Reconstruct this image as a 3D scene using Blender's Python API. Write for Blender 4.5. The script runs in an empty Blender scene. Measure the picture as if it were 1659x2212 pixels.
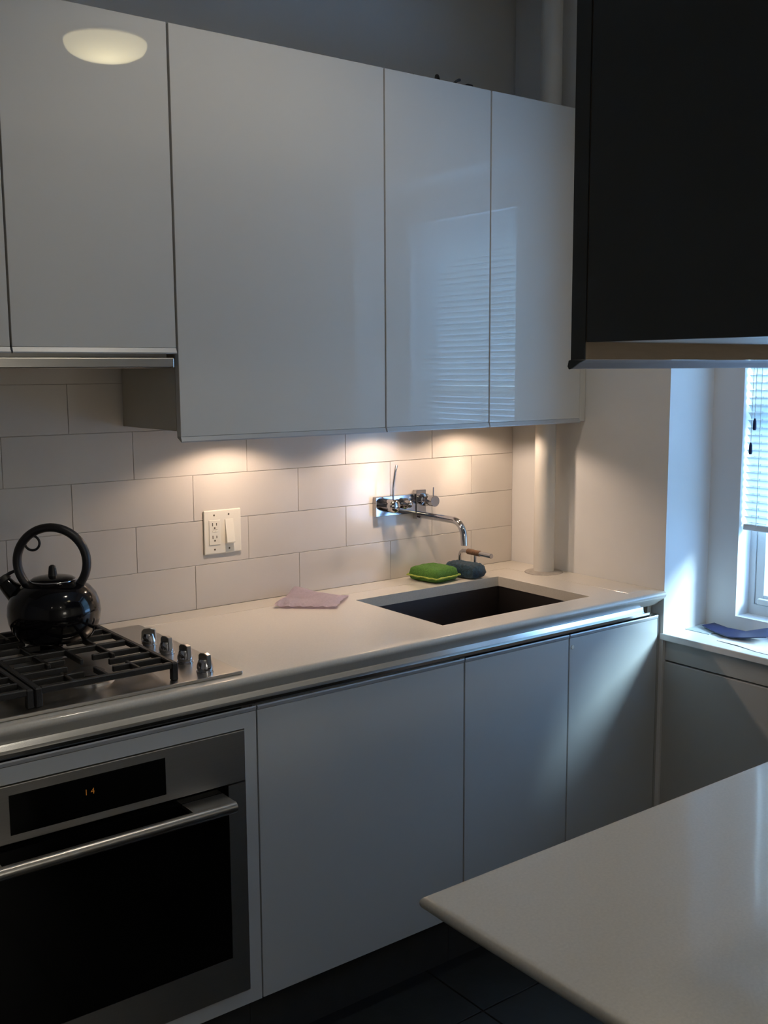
import bpy, bmesh, math, random
from mathutils import Vector, Matrix
random.seed(7)
C = bpy.context.scene.collection
scene = bpy.context.scene

# ------------------------------------------------------------------ camera
CAM = Vector((-.2462, -2.559, 1.5641)); YAW, PIT, ROL, FPX = -.6494, -.1345, -.0056, 2272.79
cF = Vector((-math.cos(PIT)*math.sin(YAW), math.cos(PIT)*math.cos(YAW), math.sin(PIT)))
cR = Vector((math.cos(YAW), math.sin(YAW), 0)); cU = cR.cross(cF)
cR2 = cR*math.cos(ROL) + cU*math.sin(ROL); cU2 = cU*math.cos(ROL) - cR*math.sin(ROL)
cd = bpy.data.cameras.new('camera'); cam = bpy.data.objects.new('camera', cd); C.objects.link(cam)
m = Matrix((cR2, cU2, -cF)).transposed().to_4x4(); m.translation = CAM
cam.matrix_world = m
cd.sensor_fit = 'VERTICAL'; cd.sensor_height = 32.0; cd.lens = FPX/2212*32.0
cd.clip_start = .02
scene.camera = cam

# ------------------------------------------------------------------ world, sun, exposure
w = bpy.data.worlds.new('sky'); scene.world = w; w.use_nodes = True
bg = w.node_tree.nodes['Background']; bg.inputs[0].default_value = (.33, .58, 1.0, 1); bg.inputs[1].default_value = 8.2
sd = bpy.data.lights.new('sun', 'SUN'); sd.energy = 11.0; sd.angle = math.radians(21); sd.color = (.78, .96, 1.0)
sun = bpy.data.objects.new('sun', sd); C.objects.link(sun)
sun.rotation_euler = Vector((-1, 1.4, -.95)).to_track_quat('-Z', 'Y').to_euler()
vs = scene.view_settings; vs.view_transform = 'Standard'; vs.look = 'None'; vs.exposure = 0.0; vs.gamma = 1; vs.use_curve_mapping = False

# ------------------------------------------------------------------ helpers
def tag(o, label, cat, group=None, kind=None):
    if label: o['label'] = label
    if cat: o['category'] = cat
    if group: o['group'] = group
    if kind: o['kind'] = kind
    return o
def origin(p):
    v = Vector((0, 0, 0))
    while p is not None: v += p.location; p = p.parent
    return v
def obj(name, bm, mat, parent=None, smooth=None):
    me = bpy.data.meshes.new(name)
    o = origin(parent)
    if o.length: bmesh.ops.translate(bm, verts=bm.verts, vec=-o)
    bmesh.ops.recalc_face_normals(bm, faces=bm.faces)
    bm.to_mesh(me); bm.free()
    if smooth is not None:
        me.shade_smooth(); me.set_sharp_from_angle(angle=math.radians(smooth))
    me.materials.append(mat)
    ob = bpy.data.objects.new(name, me); C.objects.link(ob)
    if parent is not None: ob.parent = parent
    return ob
def empty(name, loc, label, cat, group=None, kind=None):
    e = bpy.data.objects.new(name, None); e.empty_display_size = .05; C.objects.link(e); e.location = loc
    return tag(e, label, cat, group, kind)
def struct(name, bm, mat, label=None, smooth=None):
    o = obj(name, bm, mat, None, smooth); o['kind'] = 'structure'
    if label: o['label'] = label
    return o
def box(bm, x0, x1, y0, y1, z0, z1, bev=0, seg=2):
    vs_ = [bm.verts.new((x, y, z)) for x in (x0, x1) for y in (y0, y1) for z in (z0, z1)]
    fs = [bm.faces.new([vs_[i] for i in f]) for f in ((0,1,3,2),(4,6,7,5),(0,4,5,1),(2,3,7,6),(0,2,6,4),(1,5,7,3))]
    if bev:
        es = list({e for f in fs for e in f.edges})
        bmesh.ops.bevel(bm, geom=es, offset=bev, segments=seg, profile=.5, affect='EDGES')
    return bm
def B(*a, **k): return box(bmesh.new(), *a, **k)
def prism(bm, prof, axis, a0, a1):
    """closed 2-D profile extruded along an axis; profile gives the other two coordinates in xyz order"""
    def P(u, v, a): return {'x': (a, u, v), 'y': (u, a, v), 'z': (u, v, a)}[axis]
    A = [bm.verts.new(P(u, v, a0)) for u, v in prof]; D = [bm.verts.new(P(u, v, a1)) for u, v in prof]
    n = len(prof)
    for i in range(n): bm.faces.new((A[i], A[(i+1) % n], D[(i+1) % n], D[i]))
    bm.faces.new(A); bm.faces.new(D[::-1])
    return bm
def lathe(bm, prof, center, axis=Vector((0, 0, 1)), seg=40):
    """profile of (radius, height) turned about an axis through center"""
    axis = Vector(axis).normalized()
    t = Vector((1, 0, 0)) if abs(axis.x) < .9 else Vector((0, 1, 0))
    e1 = axis.cross(t).normalized(); e2 = axis.cross(e1)
    rings = []
    for r, h in prof:
        c = Vector(center) + axis*h
        if r < 1e-6: rings.append([bm.verts.new(c)])
        else: rings.append([bm.verts.new(c + (e1*math.cos(k*2*math.pi/seg) + e2*math.sin(k*2*math.pi/seg))*r) for k in range(seg)])
    for a, b in zip(rings, rings[1:]):
        if len(a) == 1 and len(b) == 1: continue
        for k in range(seg):
            j = (k+1) % seg
            if len(a) == 1: bm.faces.new((a[0], b[k], b[j]))
            elif len(b) == 1: bm.faces.new((a[k], a[j], b[0]))
            else: bm.faces.new((a[k], a[j], b[j], b[k]))
    if len(rings[0]) > 1: bm.faces.new(rings[0][::-1])
    if len(rings[-1]) > 1: bm.faces.new(rings[-1])
    return bm
def cyl(bm, p0, p1, r, seg=24, bev=0):
    p0, p1 = Vector(p0), Vector(p1); d = p1-p0; L = d.length
    pr = [(r, 0), (r, L)] if not bev else [(r-bev, 0), (r, bev), (r, L-bev), (r-bev, L)]
    return lathe(bm, pr, p0, d, seg)
def tube(bm, pts, rad, seg=14, closed=False, flat=None):
    """round tube through points; rad is a number or one per point; flat=(normal, ratio) squashes along a direction"""
    pts = [Vector(p) for p in pts]; n = len(pts)
    if not hasattr(rad, '__len__'): rad = [rad]*n
    rings = []; prev = None
    for i, p in enumerate(pts):
        a = pts[(i-1) % n] if (closed or i > 0) else p
        b = pts[(i+1) % n] if (closed or i < n-1) else p
        t = (b-a).normalized()
        if prev is None:
            q = Vector((0, 0, 1)) if abs(t.z) < .9 else Vector((1, 0, 0)); e1 = t.cross(q).normalized()
        else: e1 = (prev - t*prev.dot(t)).normalized()
        prev = e1; e2 = t.cross(e1)
        ring = []
        for k in range(seg):
            v = (e1*math.cos(k*2*math.pi/seg) + e2*math.sin(k*2*math.pi/seg))*rad[i]
            if flat: v = v + flat[0]*(v.dot(flat[0])*(flat[1]-1))
            ring.append(bm.verts.new(p+v))
        rings.append(ring)
    m_ = n if closed else n-1
    for i in range(m_):
        a, b = rings[i], rings[(i+1) % n]
        for k in range(seg):
            j = (k+1) % seg; bm.faces.new((a[k], a[j], b[j], b[k]))
    if not closed: bm.faces.new(rings[0][::-1]); bm.faces.new(rings[-1])
    return bm
def arc(c, r, a0, a1, n, ex, ey):
    c, ex, ey = Vector(c), Vector(ex), Vector(ey)
    return [c + ex*(r*math.cos(a0+(a1-a0)*k/n)) + ey*(r*math.sin(a0+(a1-a0)*k/n)) for k in range(n+1)]

# ------------------------------------------------------------------ materials
def mat(name, col, rough=.5, metal=0., spec=.5, noise=0., nscale=30., bump=0., bscale=200., coat=0., coat_rough=.05, stretch=None, rnoise=0., ior=None):
    M = bpy.data.materials.new(name); M.use_nodes = True; nt = M.node_tree; b = nt.nodes['Principled BSDF']
    b.inputs['Base Color'].default_value = (*col, 1); b.inputs['Roughness'].default_value = rough; b.inputs['Metallic'].default_value = metal
    b.inputs['Specular IOR Level'].default_value = spec; b.inputs['Coat Weight'].default_value = coat; b.inputs['Coat Roughness'].default_value = coat_rough
    if ior: b.inputs['IOR'].default_value = ior
    if noise or bump or rnoise:
        tc = nt.nodes.new('ShaderNodeTexCoord'); mp = nt.nodes.new('ShaderNodeMapping'); nt.links.new(tc.outputs['Object'], mp.inputs[0])
        if stretch: mp.inputs['Scale'].default_value = stretch
        if noise:
            n = nt.nodes.new('ShaderNodeTexNoise'); n.inputs['Scale'].default_value = nscale; n.inputs['Detail'].default_value = 6
            nt.links.new(mp.outputs[0], n.inputs[0])
            r = nt.nodes.new('ShaderNodeValToRGB')
            r.color_ramp.elements[0].position = .3; r.color_ramp.elements[1].position = .7
            r.color_ramp.elements[0].color = (*[c*(1-noise) for c in col], 1); r.color_ramp.elements[1].color = (*[min(1, c*(1+noise)) for c in col], 1)
            nt.links.new(n.outputs[0], r.inputs[0]); nt.links.new(r.outputs[0], b.inputs['Base Color'])
            if rnoise:
                q = nt.nodes.new('ShaderNodeMapRange'); q.inputs[3].default_value = rough-rnoise; q.inputs[4].default_value = rough+rnoise
                nt.links.new(n.outputs[0], q.inputs[0]); nt.links.new(q.outputs[0], b.inputs['Roughness'])
        if bump:
            n2 = nt.nodes.new('ShaderNodeTexNoise'); n2.inputs['Scale'].default_value = bscale; n2.inputs['Detail'].default_value = 4
            nt.links.new(mp.outputs[0], n2.inputs[0]); bu = nt.nodes.new('ShaderNodeBump'); bu.inputs['Strength'].default_value = bump; bu.inputs['Distance'].default_value = .002
            nt.links.new(n2.outputs[0], bu.inputs['Height']); nt.links.new(bu.outputs[0], b.inputs['Normal'])
    return M
def emit(name, col, s):
    M = bpy.data.materials.new(name); M.use_nodes = True; b = M.node_tree.nodes['Principled BSDF']
    b.inputs['Base Color'].default_value = (*col, 1); b.inputs['Emission Color'].default_value = (*col, 1); b.inputs['Emission Strength'].default_value = s
    return M
def glass(name, tint=(.9, .97, 1)):
    M = bpy.data.materials.new(name); M.use_nodes = True; nt = M.node_tree; nt.nodes.remove(nt.nodes['Principled BSDF'])
    t = nt.nodes.new('ShaderNodeBsdfTransparent'); t.inputs[0].default_value = (*tint, 1)
    g = nt.nodes.new('ShaderNodeBsdfGlossy'); g.inputs['Roughness'].default_value = .02
    x = nt.nodes.new('ShaderNodeMixShader'); x.inputs[0].default_value = .06; nt.links.new(t.outputs[0], x.inputs[1]); nt.links.new(g.outputs[0], x.inputs[2])
    nt.links.new(x.outputs[0], nt.nodes['Material Output'].inputs[0]); return M
M_LACQ = mat('white_lacquer', (.62, .605, .57), .5, coat=1.0, coat_rough=.015, noise=.012, nscale=3)
M_LACQ2 = mat('white_lacquer_base', (.58, .59, .585), .5, coat=.5, coat_rough=.12, noise=.012, nscale=3)
M_CARC = mat('white_melamine', (.60, .55, .46), .55, noise=.02, nscale=8)
M_ALU = mat('pale_aluminium', (.52, .53, .55), .42, .35, noise=.03, nscale=60, stretch=(1, 20, 20))
M_CHAN = mat('polished_aluminium', (.74, .73, .71), .17, 1.0, noise=.03, nscale=60, stretch=(1, 30, 30))
M_CHAR = mat('charcoal_lacquer', (.030, .034, .036), .38, coat=.25, coat_rough=.25, noise=.05, nscale=5)
M_DPULL = mat('grey_edge_profile', (.30, .29, .31), .5, .2, noise=.05, nscale=30)
M_TAUPE = mat('taupe_door_back', (.26, .20, .145), .5, noise=.06, nscale=12, stretch=(2, 2, 12))
M_LIGHTM = mat('pale_melamine', (.50, .53, .54), .45, noise=.02, nscale=9)
M_STONE = mat('engineered_stone', (.66, .62, .55), .34, noise=.05, nscale=260, rnoise=.05, coat=.5, coat_rough=.06)
M_TILE = mat('glazed_tile', (.64, .60, .555), .22, noise=.03, nscale=5, coat=.6, coat_rough=.05, bump=.03, bscale=14)
M_GROUT = mat('grout', (.50, .46, .42), .9, noise=.08, nscale=90)
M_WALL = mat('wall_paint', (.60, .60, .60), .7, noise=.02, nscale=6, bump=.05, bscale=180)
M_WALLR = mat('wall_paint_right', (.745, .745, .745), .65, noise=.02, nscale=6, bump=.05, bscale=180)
M_WHITE = mat('white_trim_paint', (.72, .75, .77), .4, noise=.02, nscale=10)
M_PANEL = mat('grey_panel', (.46, .46, .44), .45, noise=.02, nscale=8)
M_SILL = mat('white_sill_stone', (.74, .76, .77), .3, noise=.02, nscale=40, coat=.3, coat_rough=.1)
M_CEIL = mat('ceiling_paint', (.68, .68, .67), .8, noise=.015, nscale=5)
M_FLOOR = mat('dark_slate', (.016, .018, .018), .42, noise=.25, nscale=12, bump=.2, bscale=40)
M_FGROUT = mat('floor_grout', (.035, .03, .026), .9, noise=.15, nscale=80)
M_STEEL = mat('brushed_steel', (.50, .48, .45), .30, 1.0, noise=.06, nscale=40, stretch=(1, 60, 60), rnoise=.05)
M_STEELV = mat('brushed_steel_oven', (.44, .42, .39), .42, 1.0, noise=.07, nscale=40, stretch=(1, 60, 60), rnoise=.05)
M_SINK = mat('sink_steel', (.16, .145, .145), .40, 1.0, noise=.08, nscale=40, stretch=(1, 50, 50))
M_CHROME = mat('chrome', (.58, .57, .60), .10, 1.0, noise=.02, nscale=8)
M_IRON = mat('cast_iron', (.012, .012, .013), .5, bump=.25, bscale=300, noise=.2, nscale=60)
M_ENAMEL = mat('black_enamel', (.004, .004, .006), .10, spec=.3, coat=.15, coat_rough=.02, noise=.1, nscale=5)
M_BLACKP = mat('black_plastic', (.012, .012, .016), .42, noise=.1, nscale=30)
M_BGLASS = mat('black_glass', (.003, .003, .003), .08, spec=.35, noise=.1, nscale=5)
M_KICK = mat('dark_plinth', (.05, .053, .055), .5, noise=.1, nscale=15)
M_DARK = mat('shadow_gap_black', (.01, .01, .012), .8, noise=.1, nscale=20)
M_PLATE = mat('ivory_plastic', (.78, .75, .66), .35, noise=.01, nscale=20)
M_SLOT = mat('dark_slot', (.09, .075, .05), .7, noise=.1, nscale=50)
M_PIPE = mat('painted_pipe', (.66, .64, .60), .45, noise=.02, nscale=15, bump=.05, bscale=60)
M_RING = mat('worn_escutcheon', (.36, .33, .30), .5, noise=.15, nscale=60)
M_GREEN = mat('green_scrub', (.062, .17, .022), .85, noise=.3, nscale=220, bump=.8, bscale=420)
M_LIME = mat('lime_piping', (.34, .43, .08), .8, noise=.2, nscale=200, bump=.5, bscale=400)
M_BLUE = mat('blue_scrub_mesh', (.014, .048, .080), .55, noise=.55, nscale=110, bump=.9, bscale=240)
M_LILAC = mat('lilac_cloth', (.68, .59, .67), .95, noise=.06, nscale=160, bump=.6, bscale=500)
M_CORK = mat('brown_grip', (.16, .085, .05), .55, noise=.25, nscale=120, bump=.4, bscale=300)
M_NAVY = mat('navy_print', (.006, .014, .07), .4, noise=.3, nscale=14)
M_PAPER = mat('white_paper', (.72, .76, .80), .7, noise=.03, nscale=30)
M_GREYP = mat('grey_paper', (.35, .40, .43), .6, noise=.05, nscale=30)
M_PANE = glass('window_glass')
M_DIFF = emit('warm_lamp_glass', (1.0, .86, .52), 15.0)
_nt = M_DIFF.node_tree; _b = _nt.nodes['Principled BSDF']                      # glass glows most near its bulb
_g = _nt.nodes.new('ShaderNodeTexCoord'); _v = _nt.nodes.new('ShaderNodeVectorMath'); _v.operation = 'DISTANCE'; _v.inputs[1].default_value = (0, .02, -.09)
_r = _nt.nodes.new('ShaderNodeMapRange'); _r.inputs[1].default_value = .0; _r.inputs[2].default_value = .15; _r.inputs[3].default_value = 17; _r.inputs[4].default_value = 6
_nt.links.new(_g.outputs['Object'], _v.inputs[0]); _nt.links.new(_v.outputs['Value'], _r.inputs[0]); _nt.links.new(_r.outputs[0], _b.inputs['Emission Strength'])
M_SHADE = emit('fill_lamp_shade', (1.0, .93, .80), 7.5)  # glow of the added lamp behind the viewer
M_LENS = emit('puck_lens', (1.0, .72, .42), 6.0)
M_DLENS = emit('fill_light_lens', (1.0, .9, .75), 12.0)  # glow of the added ceiling fill lights
M_DIGIT = emit('amber_digit', (1.0, .36, .05), .05)
M_SLAT = bpy.data.materials.new('blind_slat'); M_SLAT.use_nodes = True
_nt = M_SLAT.node_tree; _b = _nt.nodes['Principled BSDF']; _b.inputs['Base Color'].default_value = (.80, .84, .84, 1); _b.inputs['Roughness'].default_value = .4
_t = _nt.nodes.new('ShaderNodeBsdfTranslucent'); _t.inputs[0].default_value = (.85, .9, .9, 1)
_x = _nt.nodes.new('ShaderNodeMixShader'); _x.inputs[0].default_value = .5
_nt.links.new(_b.outputs[0], _x.inputs[1]); _nt.links.new(_t.outputs[0], _x.inputs[2]); _nt.links.new(_x.outputs[0], _nt.nodes['Material Output'].inputs[0])

# ------------------------------------------------------------------ key dimensions (metres)
XR = 2.243                      # right wall
YD = -.630                      # base door faces
YU = -.324                      # wall cabinet door faces
ZC = .915                       # worktop height
XL, YB, ZH = -2.2, -4.6, 2.80   # left wall, rear wall, ceiling
RY0, RY1, RZ0, RZ1, RX = -1.555, -.641, .787, 2.25, 2.447    # window recess
WY0, WY1, WZ0, WZ1, WX = -1.455, -.745, .829, 2.17, 2.56     # window opening inside it

# ------------------------------------------------------------------ the room
floor = struct('floor', B(XL-.1, XR+.4, YB-.1, .1, -.10, -.005), M_FGROUT, 'dark slate tiled floor')
T = .40
tm = None
for i in range(-9, 4):
    for j in range(-9, 2):
        x0, y0 = 1.394+i*T, -.79+j*T
        x1, y1 = x0+T, y0+T
        if x0 < XL or x1 > XR+.2 or y0 < YB or y1 > 0: continue
        if tm is None:
            o = obj('floor_tile', B(.002, T-.002, .002, T-.002, -.0055, 0, bev=.001, seg=1), M_FLOOR, floor); tm = o.data
        else:
            o = bpy.data.objects.new('floor_tile', tm); C.objects.link(o); o.parent = floor
        o.location = (x0, y0, 0)
struct('ceiling', B(XL-.1, XR+.4, YB-.1, .1, ZH, ZH+.1), M_CEIL, 'plain painted ceiling')
struct('wall_left', B(XL-.1, XL, YB, .1, 0, ZH), M_WALL, 'plain painted wall on the left')
struct('wall_rear', B(XL, XR, YB-.1, YB, 0, ZH), M_WALL, 'plain painted wall behind the viewer')
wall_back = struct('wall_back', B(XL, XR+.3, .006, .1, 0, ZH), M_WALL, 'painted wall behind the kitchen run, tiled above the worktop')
# grout bed and tiles
gb = B(-.45, XR, .0022, .0062, ZC-.01, 1.66)
obj('grout_bed', gb, M_GROUT, wall_back)
rows = [.915, 1.037, 1.159, 1.2842, 1.409, 1.533, 1.657]
TL = .3358; G = .0006
tmesh = {}
for r in range(6):
    z0, z1 = rows[r], rows[r+1]
    off = 1.05 if r % 2 == 0 else .882
    for k in range(-6, 6):
        x0, x1 = off+k*TL, off+(k+1)*TL
        if x1 < -.44 or x0 > XR-.03: continue
        if XR-x1 < .03: x1 = XR
        if r >= 4 and x0 > .86: continue
        x0, x1 = max(x0, -.45), min(x1, XR)
        key = (round(x1-x0, 4), round(z1-z0, 4))
        if key not in tmesh:
            o = obj('backsplash_tile', B(G, x1-x0-G, 0, .004, G, z1-z0-G, bev=.0007, seg=1), M_TILE, wall_back); tmesh[key] = o.data
        else:
            o = bpy.data.objects.new('backsplash_tile', tmesh[key]); C.objects.link(o); o.parent = wall_back
        o.location = (x0, random.uniform(-.0002, .0002), z0)
# right wall: solid pieces around a stepped window recess
bm = bmesh.new(); XO = 2.60
box(bm, XR, XO, RY1, .006, 0, ZH); box(bm, XR, XO, YB, RY0, 0, ZH)
box(bm, XR, XO, RY0, RY1, RZ1, ZH); box(bm, XR+.03, XO, RY0, RY1, 0, RZ0-.022)
box(bm, RX, XO, WY1, RY1, RZ0-.022, RZ1); box(bm, RX, XO, RY0, WY0, RZ0-.022, RZ1)
box(bm, RX, XO, WY0, WY1, WZ1, RZ1); box(bm, RX, XO, WY0, WY1, RZ0-.022, WZ0)
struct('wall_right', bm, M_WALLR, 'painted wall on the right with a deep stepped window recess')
# panelling below the sill
tr = struct('trim_1', B(XR+.012, XR+.03, -1.58, -.632, .705, .765, bev=.001), M_PANEL, 'grey rail of the panelling below the window sill')
tr2 = struct('trim_2', B(XR+.008, XR+.03, -1.58, -.632, 0, .700, bev=.001), M_PANEL, 'grey lower panel below the window sill')
# window
win = empty('window_1', (WX, (WY0+WY1)/2, WZ0), 'white framed window with a part lowered blind in the recess', None, kind='structure')
obj('window_sill', B(XR-.004, RX+.0, -1.60, -.631, .767, .787, bev=.0025), M_SILL, win)
bm = bmesh.new(); fw = .018
box(bm, WX-.05, WX, WY1-fw, WY1, WZ0, WZ1); box(bm, WX-.05, WX, WY0, WY0+fw, WZ0, WZ1)
box(bm, WX-.05, WX, WY0+fw, WY1-fw, WZ0, WZ0+.030); box(bm, WX-.05, WX, WY0+fw, WY1-fw, WZ1-fw, WZ1)
obj('window_frame', bm, M_WHITE, win)
def sash(xo, z0, z1):
    bm = bmesh.new(); s = .030; y0, y1 = WY0+fw, WY1-fw
    box(bm, xo, xo+.022, y1-s, y1, z0, z1, bev=.003); box(bm, xo, xo+.022, y0, y0+s, z0, z1, bev=.003)
    box(bm, xo, xo+.022, y0+s, y1-s, z0, z0+s, bev=.003); box(bm, xo, xo+.022, y0+s, y1-s, z1-s, z1, bev=.003)
    o = obj('sash', bm, M_WHITE, win)
    obj('pane', B(xo+.009, xo+.013, y0+s, y1-s, z0+s, z1-s), M_PANE, o)
    obj('glazing_bar', B(xo+.004, xo+.018, (y0+y1)/2-.008, (y0+y1)/2+.008, z0+s, z1-s, bev=.002), M_WHITE, o)
    return o
sash(WX-.045, WZ0+.032, 1.50); sash(WX-.02, 1.46, WZ1-fw-.002)
obj('sash_lift_rail', B(WX-.062, WX-.045, WY0+.05, WY1-.035, WZ0+.034, WZ0+.052, bev=.004), M_WHITE, win)
# blind
blind = empty('venetian_blind', (2.464, (WY0+WY1)/2, 1.10), 'white venetian blind lowered over the upper part of the window', 'blind')
by0, by1 = WY0+.010, WY1-.010
obj('headrail', B(2.449, 2.479, by0, by1, WZ1-.035, WZ1-.002, bev=.002), M_WHITE, blind)
obj('bottom_rail', B(2.451, 2.477, by0, by1, 1.090, 1.108, bev=.003), M_WHITE, blind)
sm = None; n = 47; zz0, zz1 = 1.122, WZ1-.05
for k in range(n):
    z = zz0+(zz1-zz0)*k/(n-1)
    if sm is None:
        bm = bmesh.new(); pr = []
        for q in range(5):
            u = -.0125+.025*q/4; pr.append((u, .0018*(1-(u/.0125)**2)))
        pr = pr+[(u, v-.0006) for u, v in pr[::-1]]
        prism(bm, pr, 'y', by0, by1)
        bmesh.ops.rotate(bm, verts=bm.verts, cent=(0, 0, 0), matrix=Matrix.Rotation(math.radians(48), 3, 'Y'))
        bmesh.ops.translate(bm, verts=bm.verts, vec=(origin(blind).x, 0, origin(blind).z))
        o = obj('slat', bm, M_SLAT, blind, smooth=40); sm = o.data
    else:
        o = bpy.data.objects.new('slat', sm); C.objects.link(o); o.parent = blind
    o.location = (0, 0, z-1.10)
for yy in (by1-.045, by0+.045):
    obj('ladder_cord', tube(bmesh.new(), [(2.4495, yy, 1.10), (2.4495, yy, WZ1-.03)], .0009, seg=6), M_WHITE, blind)
for yy, zt in ((-.786, 1.385), (-.776, 1.315)):
    c = obj('pull_cord', tube(bmesh.new(), [(2.443, yy, zt+.03), (2.449, yy, WZ1-.03)], .0009, seg=6), M_WHITE, blind)
    obj('tassel', lathe(bmesh.new(), [(.002, .034), (.0045, .026), (.0055, .006), (.004, 0)], (2.443, yy, zt), seg=12), M_NAVY, c, smooth=40)

# ------------------------------------------------------------------ doors with bevelled edge pulls
def door(parent, x0, x1, z0, z1, yf, m_door, m_pull, pull='bottom', th=.020, g=.0022):
    """door in an x-z plane whose outer face looks to -y at yf"""
    a, b = x0+g, x1-g
    if pull == 'bottom':
        d = obj('door', B(a, b, yf, yf+th, z0+.0135, z1, bev=.0008, seg=1), m_door, parent)
        pr = [(yf, z0+.013), (yf-.0045, z0+.003), (yf-.0035, z0), (yf, z0+.001), (yf+th, z0+.012), (yf+th, z0+.013)]
    else:
        d = obj('door', B(a, b, yf, yf+th, z0, z1-.0115, bev=.0008, seg=1), m_door, parent)
        pr = [(yf-.001, z1-.010), (yf-.0025, z1-.003), (yf-.001, z1), (yf+.002, z1-.001), (yf+th, z1-.009), (yf+th, z1-.010)]
    obj('edge_pull', prism(bmesh.new(), pr, 'x', a, b), m_pull, d)
    return d
ZT, ZU, ZL = 2.327, 1.398, 1.6026
# wall cabinet above the hood
c = empty('wall_cabinet', (.478, -.15, ZL), 'short white wall cabinet above the extractor hood, showing the lamp reflection', 'cabinet', 'white wall cabinets')
obj('carcass', B(.102, .853, YU+.0215, -.001, ZL+.02, ZT-.001), M_CARC, c)
door(c, .1, .478, ZL, ZT, YU, M_LACQ, M_ALU); door(c, .478, .856, ZL, ZT, YU, M_LACQ, M_ALU)
c = empty('wall_cabinet', (1.158, -.15, ZU), 'tall white single door wall cabinet above the socket plate', 'cabinet', 'white wall cabinets')
obj('carcass', B(.859, 1.457, YU+.0215, -.001, 1.424, ZT-.001), M_CARC, c)
door(c, .857, 1.459, ZU, ZT, YU, M_LACQ, M_ALU)
c = empty('wall_cabinet', (1.85, -.15, ZU), 'white double door wall cabinet above the sink, mirroring the window', 'cabinet', 'white wall cabinets')
obj('carcass', B(1.461, 2.135, YU+.0215, -.001, 1.424, ZT-.001), M_CARC, c)
door(c, 1.459, 1.8323, ZU, ZT, YU, M_LACQ, M_ALU); door(c, 1.8323, 2.214, ZU, ZT, YU, M_LACQ, M_ALU)
obj('filler_strip', B(2.2155, XR-.001, YU+.004, YU+.024, ZU+.004, ZT, bev=.0008, seg=1), M_LACQ, c)

# extractor hood
h = empty('extractor_hood', (.478, -.15, 1.57), 'slim brushed steel pull out hood under the short cabinet', 'hood')
obj('body', B(.105, .848, -.285, -.002, 1.578, ZL+.0005), M_STEELV, h)
obj('front_bar', B(.103, .842, -.338, -.308, 1.5705, 1.594, bev=.003), M_STEEL, h)
obj('drawer_tray', B(.11, .838, -.309, -.284, 1.5735, 1.583), M_DARK, h)

# ------------------------------------------------------------------ base cabinets
def base(x0, x1, label, splits, loc=None):
    c = empty('base_cabinet', ((x0+x1)/2, -.3, 0), label, 'cabinet', 'white base cabinets')
    return c
kick = lambda c, x0, x1: obj('toe_kick', B(x0, x1, -.571, -.556, 0, .150), M_KICK, c)
c = base(-.45, .108, 'white base cabinet left of the oven housing', None)
obj('carcass', box(B(-.449, .107, YD+.0215, -.012, .150, .842), -.449, .107, -.60, -.012, .8421, .8695), M_CARC, c); kick(c, -.449, .107); door(c, -.45, .108, .159, .837+.006, YD, M_LACQ2, M_ALU, 'top')
# oven housing: white surround
OX0, OX1, OZ0, OZ1 = .142, .834, .1955, .7958
c = base(.110, .867, 'white oven housing cabinet below the gas cooktop', None)
bm = bmesh.new(); box(bm, .112, .130, -.600, -.012, .150, .866); box(bm, .847, .865, -.600, -.012, .150, .866); box(bm, .130, .847, -.600, -.012, .150, .168); box(bm, .130, .847, -.03, -.012, .168, .84)
obj('carcass', bm, M_CARC, c); kick(c, .110, .866)
bm = bmesh.new()
box(bm, .1117, OX0-.002, YD, YD+.02, .159, .8315); box(bm, OX1+.002, .8653, YD, YD+.02, .159, .8315)
box(bm, OX0-.002, OX1+.002, YD, YD+.02, .159, OZ0-.002); box(bm, OX0-.002, OX1+.002, YD, YD+.02, OZ1+.002, .8315)
bmesh.ops.remove_doubles(bm, verts=bm.verts, dist=1e-5)
fr = obj('oven_surround', bm, M_LACQ2, c)
z1 = .843
obj('edge_pull', prism(bmesh.new(), [(YD-.001, z1-.010), (YD-.0025, z1-.003), (YD-.001, z1), (YD+.002, z1-.001), (YD+.02, z1-.009), (YD+.02, z1-.010)], 'x', .1117, .8653), M_ALU, fr)
c = base(.867, 1.4706, 'wide white single door base cabinet right of the oven', None)
obj('carcass', box(B(.869, 1.4525, YD+.0215, -.012, .150, .842), .869, 1.4525, -.60, -.012, .8421, .8695), M_CARC, c); kick(c, .867, 1.4695)
door(c, .867, 1.4706, .159, .843, YD, M_LACQ2, M_ALU, 'top')
c = base(1.4706, XR, 'white double door base cabinet below the sink', None)
bm = bmesh.new(); box(bm, 1.473, 1.49, YD+.0215, -.012, .150, .842); box(bm, 2.22, 2.238, YD+.0215, -.012, .150, .842); box(bm, 2.22, 2.238, -.60, -.012, .8421, .8695); box(bm, 1.49, 2.22, YD+.0215, -.012, .150, .168)
obj('carcass', bm, M_CARC, c); kick(c, 1.4705, XR-.003)
door(c, 1.4706, 1.8526, .159, .843, YD, M_LACQ2, M_ALU, 'top'); d_ = door(c, 1.8526, 2.232, .159, .843, YD, M_LACQ2, M_ALU, 'top')
obj('bumper', lathe(bmesh.new(), [(.006, 0), (.0055, .0012), (0, .0016)], (1.866, YD, .806), (0, -1, 0), 16), M_PLATE, c, smooth=40)
obj('filler_strip', B(2.233, XR-.0005, YD+.002, YD+.02, .159, .842), M_PANEL, c)

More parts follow.
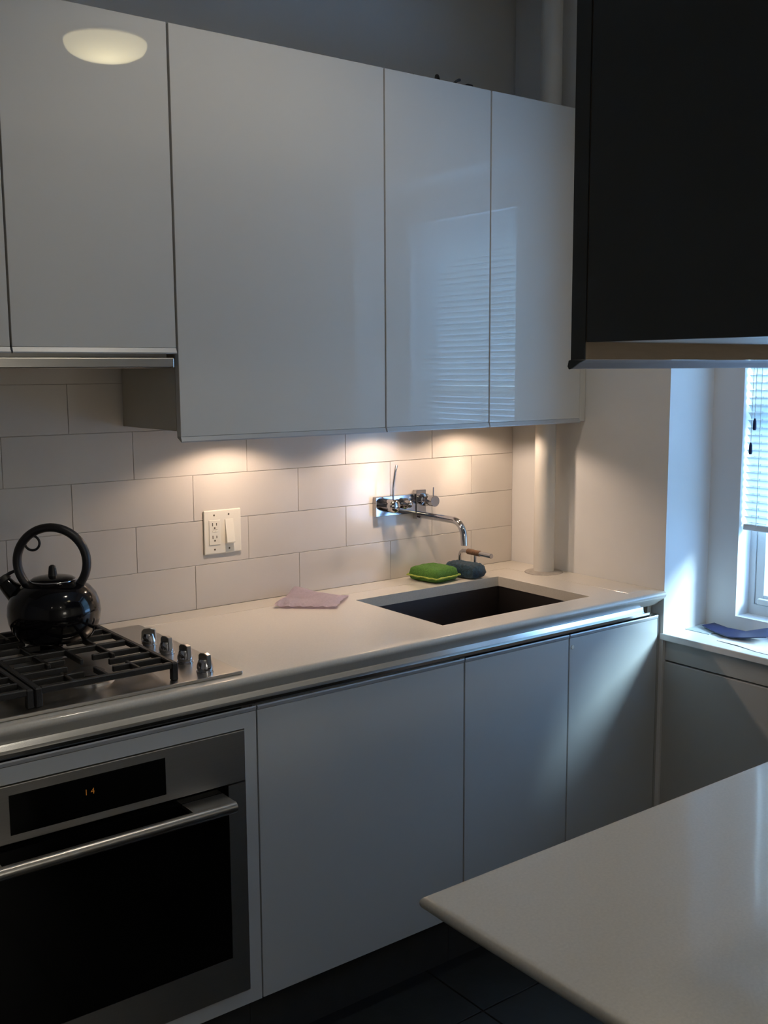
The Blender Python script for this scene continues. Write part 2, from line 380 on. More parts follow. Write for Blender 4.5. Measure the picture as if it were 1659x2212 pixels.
# aluminium channel running under the worktop edge
def catmull_channel():
    pr = []
    for k in range(9):
        a = math.radians(200+ (300-200)*k/8)
        pr.append((-.6085+.021*math.cos(a), .867+.021*math.sin(a)))
    back = [(u+.0015*0+.002, v-.0022) for u, v in pr[::-1]]
    return pr+back
ch = obj('handle_channel', prism(bmesh.new(), [(-.6295, .856), (-.6285, .8505), (-.625, .847), (-.619, .8465), (-.613, .849), (-.6085, .855), (-.6065, .864), (-.605, .8695), (-.6035, .8695), (-.6035, .856), (-.608, .847), (-.617, .8435), (-.626, .845), (-.630, .849), (-.631, .856)], 'x', -.40, 2.192), M_CHAN)
tag(ch, 'long polished metal grip channel running under the worktop edge', 'channel')
sh = None

# ------------------------------------------------------------------ worktop
SX0, SX1, SY0, SY1 = 1.461, 2.0147, -.556, -.176
def nose(y_in, sgn=1, y_edge=-.65):
    """section of the thick front edge with a rounded nose and an undercut"""
    e = y_edge; pr = [(y_in, ZC), (e+.010, ZC)]
    for k in range(1, 9):
        a = math.radians(90+ 132*k/8); pr.append((e+.010+.010*math.cos(a), ZC-.010+.010*math.sin(a)))
    pr += [(e+.036, ZC-.045), (y_in, ZC-.045)]
    return pr
LX = 2.131; LY = -.092
top = empty('worktop', (.9, -.325, .87), 'long pale stone worktop with rounded edge holding sink and cooktop', 'worktop')
bm = bmesh.new(); prism(bm, nose(-.60), 'x', -.45, XR-.001)
box(bm, -.45, SX0, -.60, LY-.0010, ZC-.03, ZC); box(bm, SX1, LX-.0010, SY0, LY-.0010, ZC-.03, ZC)
box(bm, SX0, SX1, SY1, LY-.0010, ZC-.03, ZC); box(bm, SX0, LX-.0010, -.60, SY0, ZC-.03, ZC)
bmesh.ops.remove_doubles(bm, verts=bm.verts, dist=1e-6)
obj('slab', bm, M_STONE, top, smooth=40)
bm = bmesh.new(); box(bm, -.45, LX+.0, LY+.0010, -.001, ZC-.03, ZC+.0004, bev=.0006, seg=1)
obj('rear_strip', bm, M_STONE, top)
obj('side_strip', B(LX+.0010, XR-.001, -.5995, -.001, ZC-.03, ZC+.0004, bev=.0006, seg=1), M_STONE, top)
bm = bmesh.new(); box(bm, -.45, LX, LY-.0012, LY+.0012, ZC-.029, ZC-.0035); box(bm, LX-.0012, LX+.0012, -.598, LY, ZC-.029, ZC-.0035)
obj('joint_sealant', bm, M_SLOT, top)

# ------------------------------------------------------------------ sink
sk = empty('sink', ((SX0+SX1)/2, (SY0+SY1)/2, .69), 'undermount brushed steel sink basin below the wall tap', 'sink')
bm = bmesh.new(); e = .004; t = .0025; zb = .700
x0, x1, y0, y1 = SX0-e, SX1+e, SY0-e, SY1+e
box(bm, x0-t, x0, y0, y1, zb, ZC-.0305); box(bm, x1, x1+t, y0, y1, zb, ZC-.0305)
box(bm, x0-t, x1+t, y0-t, y0, zb, ZC-.0305); box(bm, x0-t, x1+t, y1, y1+t, zb, ZC-.0305); box(bm, x0-t, x1+t, y0-t, y1+t, zb-t, zb)
obj('basin', bm, M_SINK, sk)
dr = obj('drain', lathe(bmesh.new(), [(0, .001), (.030, .001), (.034, .004), (.043, .004), (.044, .0005)], (1.74, -.33, zb), seg=32), M_CHROME, sk, smooth=40)
obj('strainer', lathe(bmesh.new(), [(0, .006), (.012, .006), (.020, .0035), (.026, .002)], (1.74, -.33, zb), seg=24), M_STEEL, dr, smooth=40)

# ------------------------------------------------------------------ wall tap
f = empty('wall_faucet', (1.7460, 0, 1.15), 'chrome wall mounted tap with long curved spout above the sink', 'faucet')
obj('backplate', B(1.6530, 1.8080, -.018, -.0005, 1.119, 1.179, bev=.0012), M_CHROME, f)
obj('backplate', B(1.8095, 1.8480, -.020, -.0005, 1.099, 1.190, bev=.0012), M_CHROME, f)
k1 = obj('mixer_knob', lathe(bmesh.new(), [(.0205, 0), (.0205, .034), (.0190, .0385), (.0150, .042), (.008, .044), (0, .0445)], (1.6980, -.018, 1.152), (0, -1, 0), 32), M_CHROME, f, smooth=35)
obj('lever', tube(bmesh.new(), [(1.6980, -.045, 1.168), (1.6980, -.045, 1.20), (1.7010, -.043, 1.222), (1.7100, -.038, 1.250), (1.7220, -.032, 1.274)], [.0030, .0030, .0031, .0034, .0038], seg=12), M_CHROME, k1, smooth=50)
k2 = obj('valve_stem', lathe(bmesh.new(), [(.017, 0), (.017, .010), (.012, .013), (.0105, .034), (.0085, .0355), (.005, .038), (0, .039)], (1.7590, -.018, 1.153), (0, -1, 0), 28), M_CHROME, f, smooth=35)
k3 = obj('temperature_knob', lathe(bmesh.new(), [(.020, 0), (.020, .008), (.0125, .011), (.0125, .030), (.0175, .032), (.0175, .052), (.0165, .0535), (0, .0535)], (1.8415, -.020, 1.158), (0, -1, 0), 32), M_CHROME, f, smooth=35)
obj('pin_lever', cyl(bmesh.new(), (1.8415, -.064, 1.174), (1.8415, -.064, 1.201), .0022, 10), M_CHROME, k3, smooth=50)
pts = [(1.8275, -.012, 1.111), (1.8275, -.10, 1.1115)] + arc((1.8275, -.175, 1.0635), .048, math.radians(90), math.radians(8), 10, (0, -1, 0), (0, 0, 1)) + [(1.8275, -.2245, 1.040)]
obj('spout', tube(bmesh.new(), pts, [.0106]*(len(pts)-1)+[.0100], seg=20), M_CHROME, f, smooth=50)
# small deck tap behind the sponges
f2 = empty('deck_tap', (1.98, -.06, ZC), 'small chrome deck tap with a brown grip behind the blue sponge', 'tap')
pts = [(1.981, -.030, ZC+.0008), (1.981, -.030, .955)] + arc((1.981, -.052, .963), .022, math.radians(180), math.radians(90), 8, (0, 1, 0), (0, 0, 1))[0:0] + [(1.981, -.031, .968), (1.981, -.036, .978), (1.981, -.045, .984), (1.981, -.075, .985)]
obj('neck', tube(bmesh.new(), pts, .0060, seg=14), M_CHROME, f2, smooth=50)
obj('grip', cyl(bmesh.new(), (1.981, -.070, .985), (1.979, -.130, .985), .0092, 20, .001), M_CORK, f2, smooth=35)
obj('nozzle', cyl(bmesh.new(), (1.979, -.130, .985), (1.976, -.186, .985), .0078, 20, .001), M_CHROME, f2, smooth=35)
obj('post', cyl(bmesh.new(), (1.985, -.100, ZC+.0008), (1.985, -.100, .980), .0046, 14), M_CHROME, f2, smooth=50)

# ------------------------------------------------------------------ pipe in the corner
p = empty('riser_pipe', (2.178, -.215, ZC), 'white painted vertical riser pipe in the corner beside the sink', 'pipe')
obj('pipe', lathe(bmesh.new(), [(.033, 0), (.033, ZH-ZC)], (2.178, -.215, ZC+.0006), seg=40), M_PIPE, p, smooth=40)
obj('escutcheon', lathe(bmesh.new(), [(.0335, .006), (.045, .005), (.060, .002), (.0615, 0), (.0335, 0)], (2.178, -.215, ZC+.0006), seg=40), M_RING, p, smooth=40)

# ------------------------------------------------------------------ socket and switch plate
s = empty('outlet_plate', (1.134, 0, 1.124), 'ivory double wall plate with socket and rocker switch', 'outlet')
pl = obj('plate', B(1.0765, 1.1915, -.0065, -.0005, 1.0635, 1.1855, bev=.003, seg=2), M_PLATE, s)
rec = obj('receptacle', B(1.091, 1.125, -.0085, -.0060, 1.090, 1.158, bev=.0008), M_PLATE, s)
for zc in (1.142, 1.107):
    obj('slot', B(1.1005, 1.1028, -.0089, -.0080, zc, zc+.009), M_SLOT, rec); obj('slot', B(1.1125, 1.1148, -.0089, -.0080, zc+.001, zc+.008), M_SLOT, rec)
    obj('ground_hole', cyl(bmesh.new(), (1.1077, -.0089, zc-.0055), (1.1077, -.0080, zc-.0055), .0026, 12), M_SLOT, rec)
obj('test_button', B(1.1010, 1.1085, -.0096, -.0082, 1.1255, 1.1295, bev=.0004), M_PLATE, rec); obj('reset_button', B(1.1090, 1.1165, -.0096, -.0082, 1.1255, 1.1295, bev=.0004), M_PLATE, rec)
obj('button_mark', B(1.1015, 1.1160, -.0088, -.0083, 1.1312, 1.1322), M_SLOT, rec)
bm = bmesh.new(); prism(bm, [(-.0060, 1.090), (-.0185, 1.0925), (-.0190, 1.0955), (-.0085, 1.158), (-.0060, 1.158)], 'x', 1.1405, 1.1655); obj('rocker', bm, M_PLATE, s)
for xx in (1.108, 1.153):
    for zz in (1.1715, 1.0765): obj('screw', lathe(bmesh.new(), [(.0028, 0), (.0022, .0008), (0, .001)], (xx, -.0064, zz), (0, -1, 0), 12), M_SLOT, s)

# ------------------------------------------------------------------ gas cooktop
ck = empty('gas_cooktop', (.46, -.355, ZC), 'steel gas cooktop with black iron grates and four knobs on the right', 'cooktop')
obj('steel_plate', B(.080, .842, -.620, -.090, ZC+.0004, ZC+.008, bev=.0025), M_STEEL, ck)
ZP = ZC+.008
for bx in (.245, .550):
    for by_, rr in ((-.225, .040), (-.485, .033)):
        b_ = obj('burner', lathe(bmesh.new(), [(rr+.022, 0), (rr+.018, .005), (rr+.004, .006), (rr, .014), (rr-.004, .016), (0, .016)], (bx, by_, ZP), seg=36), M_STEELV, ck, smooth=35)
        obj('burner_cap', lathe(bmesh.new(), [(rr+.001, .016), (rr+.001, .020), (rr-.004, .023), (0, .0235)], (bx, by_, ZP), seg=36), M_IRON, b_, smooth=35)
ZG = .962
for gx0, gx1 in ((.098, .397), (.402, .700)):
    g = obj('grate', bmesh.new(), M_IRON, ck)
    bm = bmesh.new(); gy0, gy1 = -.597, -.112; bw = .012; bh = .013
    box(bm, gx0, gx0+bw, gy0, gy1, ZG-bh, ZG, bev=.002, seg=1); box(bm, gx1-bw, gx1, gy0, gy1, ZG-bh, ZG, bev=.002, seg=1)
    for yy in (gy0, (gy0+gy1)/2-bw/2, gy1-bw): box(bm, gx0+bw-.001, gx1-bw+.001, yy, yy+bw, ZG-bh, ZG, bev=.002, seg=1)
    mx = (gx0+gx1)/2
    for by_ in (-.225, -.485):
        for sx in (-1, 1):
            for dy in (-.055, 0, .055):
                xa = gx0+bw-.001 if sx < 0 else gx1-bw+.001; xb = mx+sx*(.045 if dy == 0 else .030)
                box(bm, min(xa, xb), max(xa, xb), by_+dy-.004, by_+dy+.004, ZG-bh, ZG, bev=.0015, seg=1)
        for dx in (-.07, 0, .07):
            for ya, yb in ((by_+.035, gy1-bw+.001 if by_ > -.3 else (gy0+gy1)/2-bw/2+.001), (gy0+bw-.001 if by_ < -.3 else (gy0+gy1)/2+bw/2-.001, by_-.035)):
                box(bm, mx+dx-.004, mx+dx+.004, ya, yb, ZG-bh, ZG, bev=.0015, seg=1)
    for fx in (gx0, gx1-bw):
        for fy in (gy0, gy1-bw): box(bm, fx-.001, fx+bw+.001, fy-.001, fy+bw+.001, ZP, ZG-.001, bev=.002, seg=1)
    bmesh.ops.translate(bm, verts=bm.verts, vec=-origin(ck)); bm.to_mesh(g.data); bm.free()
for ky, ka in ((-.300, 1.0), (-.394, .15), (-.487, .15), (-.580, .15)):
    kx = .772
    kn = obj('knob', lathe(bmesh.new(), [(.0185, 0), (.0185, .004), (.0165, .005), (.0165, .009), (.0178, .010), (.0178, .013), (.0135, .028), (.0125, .030), (0, .030)], (kx, ky, ZP), seg=28), M_CHROME, ck, smooth=30)
    bm = bmesh.new(); prism(bm, [(-.0175, .012), (.0175, .012), (.0160, .036), (.010, .0415), (-.004, .0430), (-.0155, .040)], 'x', -.0055, .0055)
    bmesh.ops.bevel(bm, geom=list(bm.edges), offset=.0012, segments=1, affect='EDGES')
    bmesh.ops.rotate(bm, verts=bm.verts, cent=(0, 0, 0), matrix=Matrix.Rotation(ka, 3, 'Z')); bmesh.ops.translate(bm, verts=bm.verts, vec=(kx, ky, ZP))
    obj('grip', bm, M_STEEL, kn)

# ------------------------------------------------------------------ kettle on the rear grate
kc = Vector((.57, -.245, ZG+.0005)); e1 = Vector((.796, -.605, 0)); e3 = Vector((0, 0, 1)); e2 = Vector((.605, .796, 0))
k = empty('kettle', kc, 'glossy black whistling kettle with a round ring handle', 'kettle')
prof = [(0, .002), (.070, 0), (.080, .004), (.092, .020), (.1000, .042), (.1025, .062), (.1005, .082), (.093, .102), (.080, .118), (.064, .128), (.052, .132), (.049, .135), (.0475, .133)]
obj('body', lathe(bmesh.new(), prof, kc, seg=64), M_ENAMEL, k, smooth=50)
ld = obj('lid', lathe(bmesh.new(), [(.0478, .133), (.0485, .137), (.044, .1405), (.030, .1435), (.014, .145), (0, .1455)], kc, seg=48), M_ENAMEL, k, smooth=50)
obj('rim_ring', tube(bmesh.new(), arc(kc+e3*.1355, .0495, 0, 2*math.pi, 48, e1, e2)[:-1], .0016, seg=8, closed=True), M_CHROME, k, smooth=60)
obj('lid_knob', lathe(bmesh.new(), [(.0105, .143), (.0098, .148), (.0085, .160), (.0075, .166), (.004, .169), (0, .1695)], kc, seg=24), M_BLACKP, ld, smooth=50)
rc = kc+e3*.176
ring = arc(rc, .0785, math.radians(-62), math.radians(242), 56, e1, e3)
hd = obj('handle', tube(bmesh.new(), ring, .0098, seg=16, flat=(e2, 1.25)), M_BLACKP, k, smooth=60)
for a in (-62, 242):
    q = rc+e1*(.0785*math.cos(math.radians(a)))+e3*(.0785*math.sin(math.radians(a)))
    obj('handle_bracket', cyl(bmesh.new(), q+e3*.004, q-e3*.018, .0085, 14), M_BLACKP, k, smooth=50)
wl = rc+e1*(-.0425)+e3*(.0435)
obj('whistle_trigger', tube(bmesh.new(), arc(wl, .0165, math.radians(-172), math.radians(82), 24, e1, e3), .0028, seg=10), M_BLACKP, hd, smooth=60)
sp = [kc-e1*.066+e3*.092, kc-e1*.085+e3*.104, kc-e1*.100+e3*.118, kc-e1*.110+e3*.131]
so = obj('spout', tube(bmesh.new(), sp, [.028, .0235, .0185, .0165], seg=20), M_ENAMEL, k, smooth=60)
obj('spout_cap', tube(bmesh.new(), [sp[-1]+Vector((0, 0, 0)), sp[-1]+(sp[-1]-sp[-2]).normalized()*.010, sp[-1]+(sp[-1]-sp[-2]).normalized()*.013], [.0185, .0180, .012], seg=18), M_BLACKP, so, smooth=50)
obj('cap_lever', tube(bmesh.new(), [sp[-1]+e3*.012+e1*.002, sp[-1]+e3*.020+e1*.014, kc-e1*.081+e3*.158], [.004, .004, .003], seg=8), M_BLACKP, so, smooth=60)

# ------------------------------------------------------------------ oven
ov = empty('built_in_oven', (.488, -.55, OZ0), 'steel built in oven with black glass door below the cooktop', 'oven')
obj('cavity_box', B(.153, .823, -.6095, -.05, .20, .79), M_DARK, ov)
yo = -.634
cp = obj('control_panel', B(OX0, OX1, yo, -.610, .6825, OZ1, bev=.0012), M_STEELV, ov)
dsp = obj('display', B(.3290, .6470, yo-.0012, yo+.001, .6985, .7772), M_BGLASS, cp)
def text(body, size, loc, mt, parent):
    cu = bpy.data.curves.new('clock_digits', 'FONT'); cu.body = body; cu.size = size; cu.align_x = 'CENTER'; cu.align_y = 'CENTER'
    t = bpy.data.objects.new('tmp', cu); C.objects.link(t)
    dg = bpy.context.evaluated_depsgraph_get(); dg.update()
    me = bpy.data.meshes.new_from_object(t.evaluated_get(dg)); bpy.data.objects.remove(t)
    me.transform(Matrix.Rotation(math.pi/2, 4, 'X')); me.transform(Matrix.Translation(Vector(loc)-origin(parent)))
    me.materials.append(mt); o = bpy.data.objects.new('clock_digits', me); C.objects.link(o); o.parent = parent; return o
text('1 4', .017, (.4845, yo-.0014, .7455), M_DIGIT, cp)
od = obj('oven_door', bmesh.new(), M_STEELV, ov)
bm = bmesh.new()
box(bm, OX0, OX0+.042, yo, -.612, OZ0, .6795); box(bm, OX1-.042, OX1, yo, -.612, OZ0, .6795)
box(bm, OX0+.042, OX1-.042, yo, -.612, OZ0, .2837)
bmesh.ops.translate(bm, verts=bm.verts, vec=-origin(ov)); bm.to_mesh(od.data); bm.free()
obj('door_glass', B(OX0+.0425, OX1-.0425, yo+.0008, -.613, .2842, .6785), M_BGLASS, od)
bm = bmesh.new(); pr = []
for q in range(17):
    a = 2*math.pi*q/16
    if q < 16: pr.append((-.690+.0125*math.cos(a), .656+.0125*math.sin(a)))
prism(bm, pr, 'x', .199, .777)
hb = obj('handle', bm, M_STEEL, ov, smooth=40)
for xa, xb in ((.199, .295), (.681, .777)):
    obj('handle_bracket', B(xa, xb, -.690, -.6345, .6600, .6680, bev=.001), M_STEEL, hb)

# ------------------------------------------------------------------ sponges, cloth
def cushion(w_, d_, h_, n=14, puff=.6):
    """pillow with a seam round its middle; local coordinates, base at z=0"""
    bm = bmesh.new(); top_ = {}; bot = {}
    for i in range(n+1):
        for j in range(n+1):
            u, v = -1+2*i/n, -1+2*j/n
            e = (1-abs(u)**9)*(1-abs(v)**9); hh = h_*.5*(e**.55)
            x, y = u*w_/2*(1-.05*v*v), v*d_/2*(1-.05*u*u)
            r = random.uniform(-1, 1)*.0009
            if i in (0, n) or j in (0, n): top_[i, j] = bot[i, j] = bm.verts.new((x, y, h_*.36))
            else: top_[i, j] = bm.verts.new((x, y, h_*.36+hh*1.25+r)); bot[i, j] = bm.verts.new((x, y, max(0, h_*.36-hh*.72)))
    for i in range(n):
        for j in range(n):
            bm.faces.new((top_[i, j], top_[i+1, j], top_[i+1, j+1], top_[i, j+1]))
            bm.faces.new((bot[i, j], bot[i, j+1], bot[i+1, j+1], bot[i+1, j]))
    return bm
def place(bm, loc, rz, rx=0, ry=0):
    M_ = Matrix.Translation(loc) @ Matrix.Rotation(rz, 4, 'Z') @ Matrix.Rotation(ry, 4, 'Y') @ Matrix.Rotation(rx, 4, 'X')
    bmesh.ops.transform(bm, matrix=M_, verts=bm.verts); return bm
gs = empty('green_sponge', (1.822, -.088, ZC), 'bright green scrub sponge with lime piping at the sink edge', 'sponge')
gl = Vector((1.822, -.088, ZC+.0010)); grz = math.radians(8)
obj('pad', place(cushion(.115, .128, .044), gl, grz), M_GREEN, gs, smooth=70)
pts = []
for u, v in [(-1+2*k/12, -1) for k in range(12)]+[(1, -1+2*k/8) for k in range(8)]+[(1-2*k/12, 1) for k in range(12)]+[(-1, 1-2*k/8) for k in range(8)]:
    pts.append(Vector((u*.0575*(1-.05*v*v)*1.01, v*.064*(1-.05*u*u)*1.01, .0158+random.uniform(-.0012, .0012))))
bm = tube(bmesh.new(), pts, [.0026+random.uniform(-.0006, .0008) for _ in pts], seg=8, closed=True); place(bm, gl, grz); obj('piping', bm, M_LIME, gs, smooth=70)
bs = empty('blue_sponge', (1.934, -.108, ZC), 'dark blue mesh scrub pad behind the green sponge', 'sponge')
bm = cushion(.072, .130, .044, n=18)
for v in bm.verts: v.co.z += .0016*math.sin(v.co.y*420) if v.co.z > .02 else 0
place(bm, Vector((1.934, -.108, ZC+.0010)), math.radians(8)); obj('pad', bm, M_BLUE, bs, smooth=70)
# lilac cloth: a folded sheet with rippled edge
def cloth_sheet():
    bm = bmesh.new(); nx, ny = 30, 16; G_ = {}
    P00, P10, P11, P01 = Vector((1.222, -.118, 0)), Vector((1.352, -.232, 0)), Vector((1.478, -.122, 0)), Vector((1.345, -.018, 0))
    for i in range(nx+1):
        for j in range(ny+1):
            u, v = i/nx, j/ny
            p_ = P00*(1-u)*(1-v)+P10*u*(1-v)+P11*u*v+P01*(1-u)*v
            z = .012+.003*math.sin(u*9+v*3)+.005*math.sin(v*7-u*2)+.022*max(0, v-.5)*math.exp(-((u-.15)/.25)**2)*2.2
            edge = min(v, 1-v, u, 1-u)
            if v < .07: p_.y -= .003*math.sin(u*34); z = .006+.007*(1+math.sin(u*34))*.5
            if u > .94: p_.x += .003*math.sin(v*30)
            z = max(.002, z*(min(1, .6+edge*6)))
            G_[i, j] = bm.verts.new((p_.x, p_.y, ZC+.0008+z))
    for i in range(nx):
        for j in range(ny): bm.faces.new((G_[i, j], G_[i+1, j], G_[i+1, j+1], G_[i, j+1]))
    return bm
def thicken(bm, t):
    fs = list(bm.faces); r = bmesh.ops.solidify(bm, geom=fs, thickness=t); return bm
cl = obj('dish_cloth', thicken(cloth_sheet(), -.0022), M_LILAC, smooth=60)
tag(cl, 'lilac dish cloth lying crumpled on the worktop left of the sink', 'cloth')

# ------------------------------------------------------------------ papers on the sill
def sheet(name, mt, pts_near, pts_far, t, label, group=None):
    bm = bmesh.new(); n = len(pts_near)
    a = [bm.verts.new(p_) for p_ in pts_near]; b = [bm.verts.new(p_) for p_ in pts_far]
    for i in range(n-1): bm.faces.new((a[i], a[i+1], b[i+1], b[i]))
    bmesh.ops.subdivide_edges(bm, edges=list(bm.edges), cuts=1)
    thicken(bm, t); o = obj(name, bm, mt, smooth=40); return tag(o, label, 'paper', group)
ZS = .7875
sheet('envelope', M_GREYP, [(2.335, -.650, ZS+.001), (2.335, -.735, ZS+.001)], [(2.42, -.650, ZS+.001), (2.42, -.735, ZS+.001)], .003, 'small grey envelope lying flat at the back of the window sill')
sheet('letter', M_PAPER, [(2.295, -.790, ZS+.001), (2.290, -.86, ZS+.002), (2.275, -.93, ZS+.001), (2.27, -1.02, ZS+.001)], [(2.375, -.790, ZS+.001), (2.375, -.86, ZS+.006), (2.375, -.93, ZS+.004), (2.37, -1.02, ZS+.001)], .001, 'white letter under the navy brochure on the window sill')
sheet('brochure', M_NAVY, [(2.385, -.675, ZS+.010), (2.355, -.735, ZS+.008), (2.330, -.800, ZS+.0085), (2.330, -.850, ZS+.016), (2.345, -.915, ZS+.028)], [(2.430, -.685, ZS+.012), (2.425, -.735, ZS+.0075), (2.42, -.800, ZS+.010), (2.42, -.860, ZS+.030), (2.425, -.925, ZS+.048)], .003, 'curled navy blue brochure lying on the window sill')

# ------------------------------------------------------------------ cable on the wall cabinet
pts = []
for q in range(60):
    a = q/59
    pts.append((1.585+.155*a, -.285+.012*math.sin(a*11), ZT+.004+(.015*max(0, math.sin(a*12.5-4.6))*(1 if a > .45 else .15))+.004*(a < .3)))
cb = obj('power_cable', tube(bmesh.new(), pts, .0038, seg=8), M_BLACKP, smooth=60); tag(cb, 'black cable lying on top of the white wall cabinets', 'cable')
bm = B(1.772, 1.796, -.292, -.262, ZT+.0003, ZT+.017, bev=.005); pg = obj('cable_plug', bm, M_BLACKP, cb)

# ------------------------------------------------------------------ charcoal cabinet hanging at the right
DX0 = .80; DYO, DYI = -1.5916, -1.6159; DZB = 1.598; DZD = 1.5755
dk = empty('hanging_cabinet', (1.5, -1.78, DZB), 'charcoal wall cabinet hanging over the island near the viewer', 'cabinet')
bm = bmesh.new(); box(bm, DX0, DX0+.018, -1.950, DYI-.0015, DZB, ZT, bev=.0006, seg=1); box(bm, DX0+.018, XR-.001, -1.950, -1.935, DZB, ZT); box(bm, DX0+.018, XR-.001, -1.935, DYI-.0015, ZT-.018, ZT)
box(bm, XR-.019, XR-.001, -1.935, DYI-.0015, DZB, ZT-.018)
obj('carcass', bm, M_CHAR, dk)
obj('bottom_panel', B(DX0+.018, XR-.019, -1.935, DYI-.0015, DZB+.0002, DZB+.018), M_LIGHTM, dk)
for xa, xb in ((DX0, 1.281), (1.281, 1.762), (1.762, XR-.001)):
    d = obj('door', B(xa+.0012, xb-.0012, DYI+.0045, DYO, DZD+.0005, ZT, bev=.0006, seg=1), M_CHAR, dk)
    obj('door_lining', B(xa+.0012, xb-.0012, DYI, DYI+.0042, DZD+.0005, ZT), M_TAUPE, d)
    obj('edge_pull', prism(bmesh.new(), [(DYI, DZD-.0003), (DYI+.010, DZD-.0040), (DYO-.002, DZD-.0110), (DYO+.0030, DZD-.0120), (DYO+.0050, DZD-.0085), (DYO+.0035, DZD-.001), (DYO, DZD)], 'x', xa+.0012, xb-.0012), M_DPULL, d)
obj('end_cap', prism(bmesh.new(), [(DYI, DZD-.0008), (DYI+.010, DZD-.0045), (DYO-.002, DZD-.0115), (DYO+.0030, DZD-.0125), (DYO+.0055, DZD-.0085), (DYO+.0035, DZD-.001), (DYO, DZD)], 'x', DX0-.001, DX0+.0012), M_CHAR, dk)
obj('end_edge', B(DX0-.0008, DX0+.0012, DYI, DYO, DZD, ZT), M_CHAR, dk)

# ------------------------------------------------------------------ island in the foreground
IX, IY = .532, -1.602
isl = empty('island', (1.4, -2.05, 0), 'pale stone topped island with undercut edge in the right foreground', 'island')
bm = bmesh.new(); x1, y0 = XR-.002, -2.50
n_ = 8; prof = [(0.009, ZC)]
for q in range(1, n_+1):
    a = math.radians(90+132*q/n_); prof.append((.009+.009*math.cos(a), ZC-.009+.009*math.sin(a)))
prof += [(.036, ZC-.045)]
rings = []
for d_, z in prof:
    rings.append([bm.verts.new((IX+d_, IY-d_, z)), bm.verts.new((x1, IY-d_, z)), bm.verts.new((x1, y0+d_, z)), bm.verts.new((IX+d_, y0+d_, z))])
for a, b in zip(rings, rings[1:]):
    for q in range(4): bm.faces.new((a[q], a[(q+1) % 4], b[(q+1) % 4], b[q]))
bm.faces.new(rings[0]); bm.faces.new(rings[-1][::-1])
obj('stone_top', bm, M_STONE, isl, smooth=35)
obj('base', B(.86, XR-.002, -2.42, -1.86, .12, ZC-.0455), M_KICK, isl)
obj('toe_kick', B(.92, XR-.002, -2.36, -1.92, 0, .12), M_DARK, isl)

# ------------------------------------------------------------------ lamps
def spot(name, loc, watts, col, cone, blend, rad, parent, tgt=None):
    L = bpy.data.lights.new(name, 'SPOT'); L.energy = watts; L.color = col; L.spot_size = math.radians(cone); L.spot_blend = blend; L.shadow_soft_size = rad
    o = bpy.data.objects.new(name, L); C.objects.link(o); o.parent = parent; o.location = Vector(loc)-origin(parent)
    if tgt: o.rotation_euler = (Vector(tgt)-Vector(loc)).to_track_quat('-Z', 'Y').to_euler()
    return o
for px, py, wt, hot, lab in ((1.14, -.165, 4.3, .5, 'left puck light under the wall cabinets, above the socket plate'), (1.645, -.155, 3.9, 3.0, 'puck light under the wall cabinets left of the tap'), (1.988, -.155, 4.0, 2.2, 'puck light under the wall cabinets next to the riser pipe')):
    e_ = empty('puck_light', (px, py, 1.424), lab, 'light', 'puck lights under the wall cabinets')
    obj('housing', lathe(bmesh.new(), [(.031, 0), (.031, -.009), (.029, -.011), (.0255, -.011), (.0255, -.004), (0, -.004)][::-1], (px, py, 1.4238), seg=32), M_STEEL, e_, smooth=35)
    obj('lens', lathe(bmesh.new(), [(0, -.0045), (.025, -.0045), (.025, -.007), (0, -.007)], (px, py, 1.4238), seg=24), M_LENS, e_, smooth=35)
    spot('bulb', (px, py, 1.411), hot, (1.0, .80, .62), 44, 1.0, .010, e_, (px, 0, 1.185))
    spot('glow', (px, py, 1.411), wt, (1.0, .745, .555), 149, .35, .012, e_)
LPX, LPY = 1.43, -2.0
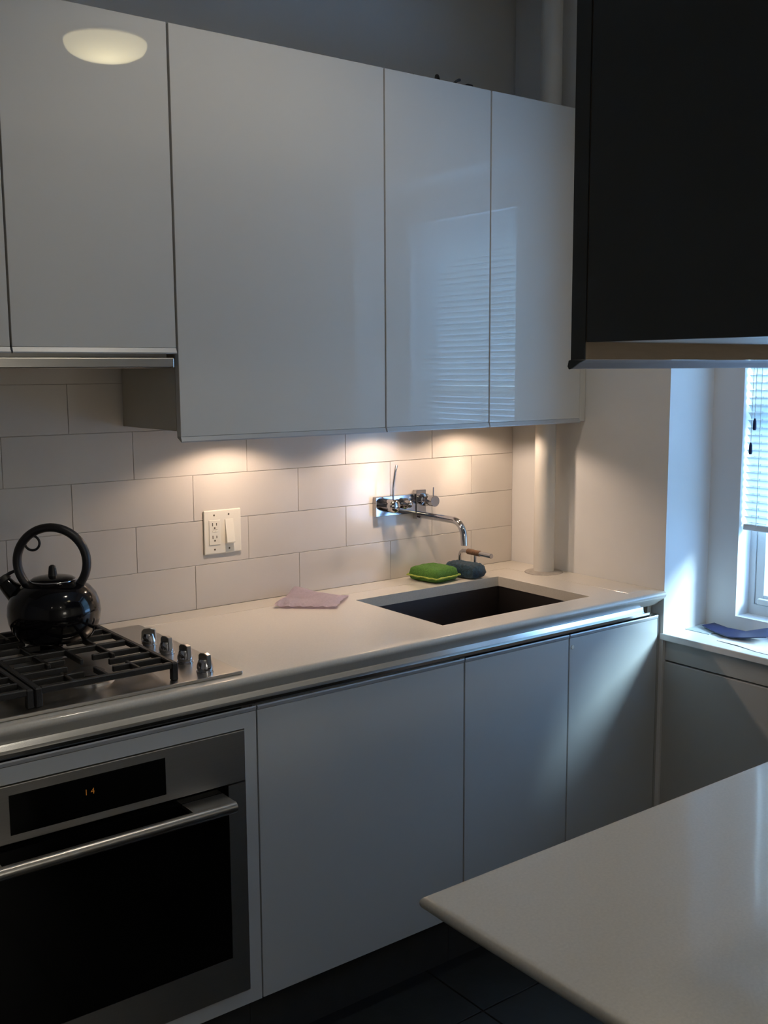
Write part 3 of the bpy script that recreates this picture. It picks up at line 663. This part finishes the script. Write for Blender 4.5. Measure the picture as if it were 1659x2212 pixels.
lp = empty('ceiling_lamp', (LPX, LPY, ZH), 'round warm glass dome lamp on the ceiling', 'lamp')
obj('base_ring', lathe(bmesh.new(), [(.160, 0), (.160, -.016), (.152, -.020), (0, -.020)][::-1], (LPX, LPY, ZH), seg=48), M_STEEL, lp, smooth=35)
obj('glass_dome', lathe(bmesh.new(), [(.152, -.0202), (.151, -.034), (.140, -.052), (.110, -.068), (.070, -.078), (.030, -.082), (0, -.083)], (LPX, LPY, ZH), seg=48), M_DIFF, lp, smooth=60)
for px, py, wt, lab in ((1.10, -1.0, 19.5, 'added unseen fill light in the ceiling above the aisle in front of the wall cabinets'), (-.75, -3.0, 5, 'added unseen fill light in the ceiling behind the viewer on the left'), (.45, -3.5, 12, 'added unseen fill light in the ceiling behind the viewer by the rear wall')):  # ceiling lights added out of view to brighten the wall cabinet doors
    e_ = empty('fill_downlight', (px, py, ZH), lab, 'light', 'added ceiling fill lights')
    obj('trim_ring', lathe(bmesh.new(), [(.060, 0), (.058, -.005), (.046, -.006), (.044, 0)], (px, py, ZH), seg=32), M_WHITE, e_, smooth=35)
    obj('lens', lathe(bmesh.new(), [(0, -.001), (.044, -.001), (.044, -.002), (0, -.002)], (px, py, ZH), seg=24), M_DLENS, e_)
    spot('bulb', (px, py, ZH-.012), wt, (1.0, .88, .70), 150, .6, .07, e_)

fl = empty('fill_floor_lamp', (.90, -4.15, 0), 'added unseen fill lamp with a glowing cream drum shade behind the viewer', 'lamp')  # lamp added out of view as soft fill on the upper doors
obj('base', lathe(bmesh.new(), [(.15, 0), (.15, .018), (.14, .024), (.015, .028), (0, .028)], (.90, -4.15, 0), seg=32), M_STEELV, fl, smooth=35)
obj('pole', cyl(bmesh.new(), (.90, -4.15, .026), (.90, -4.15, 1.38), .011, 16), M_STEELV, fl, smooth=40)
obj('shade', lathe(bmesh.new(), [(.17, 1.36), (.23, 1.36), (.20, 1.70), (.15, 1.70)], (.90, -4.15, 0), seg=40), M_SHADE, fl, smooth=40)
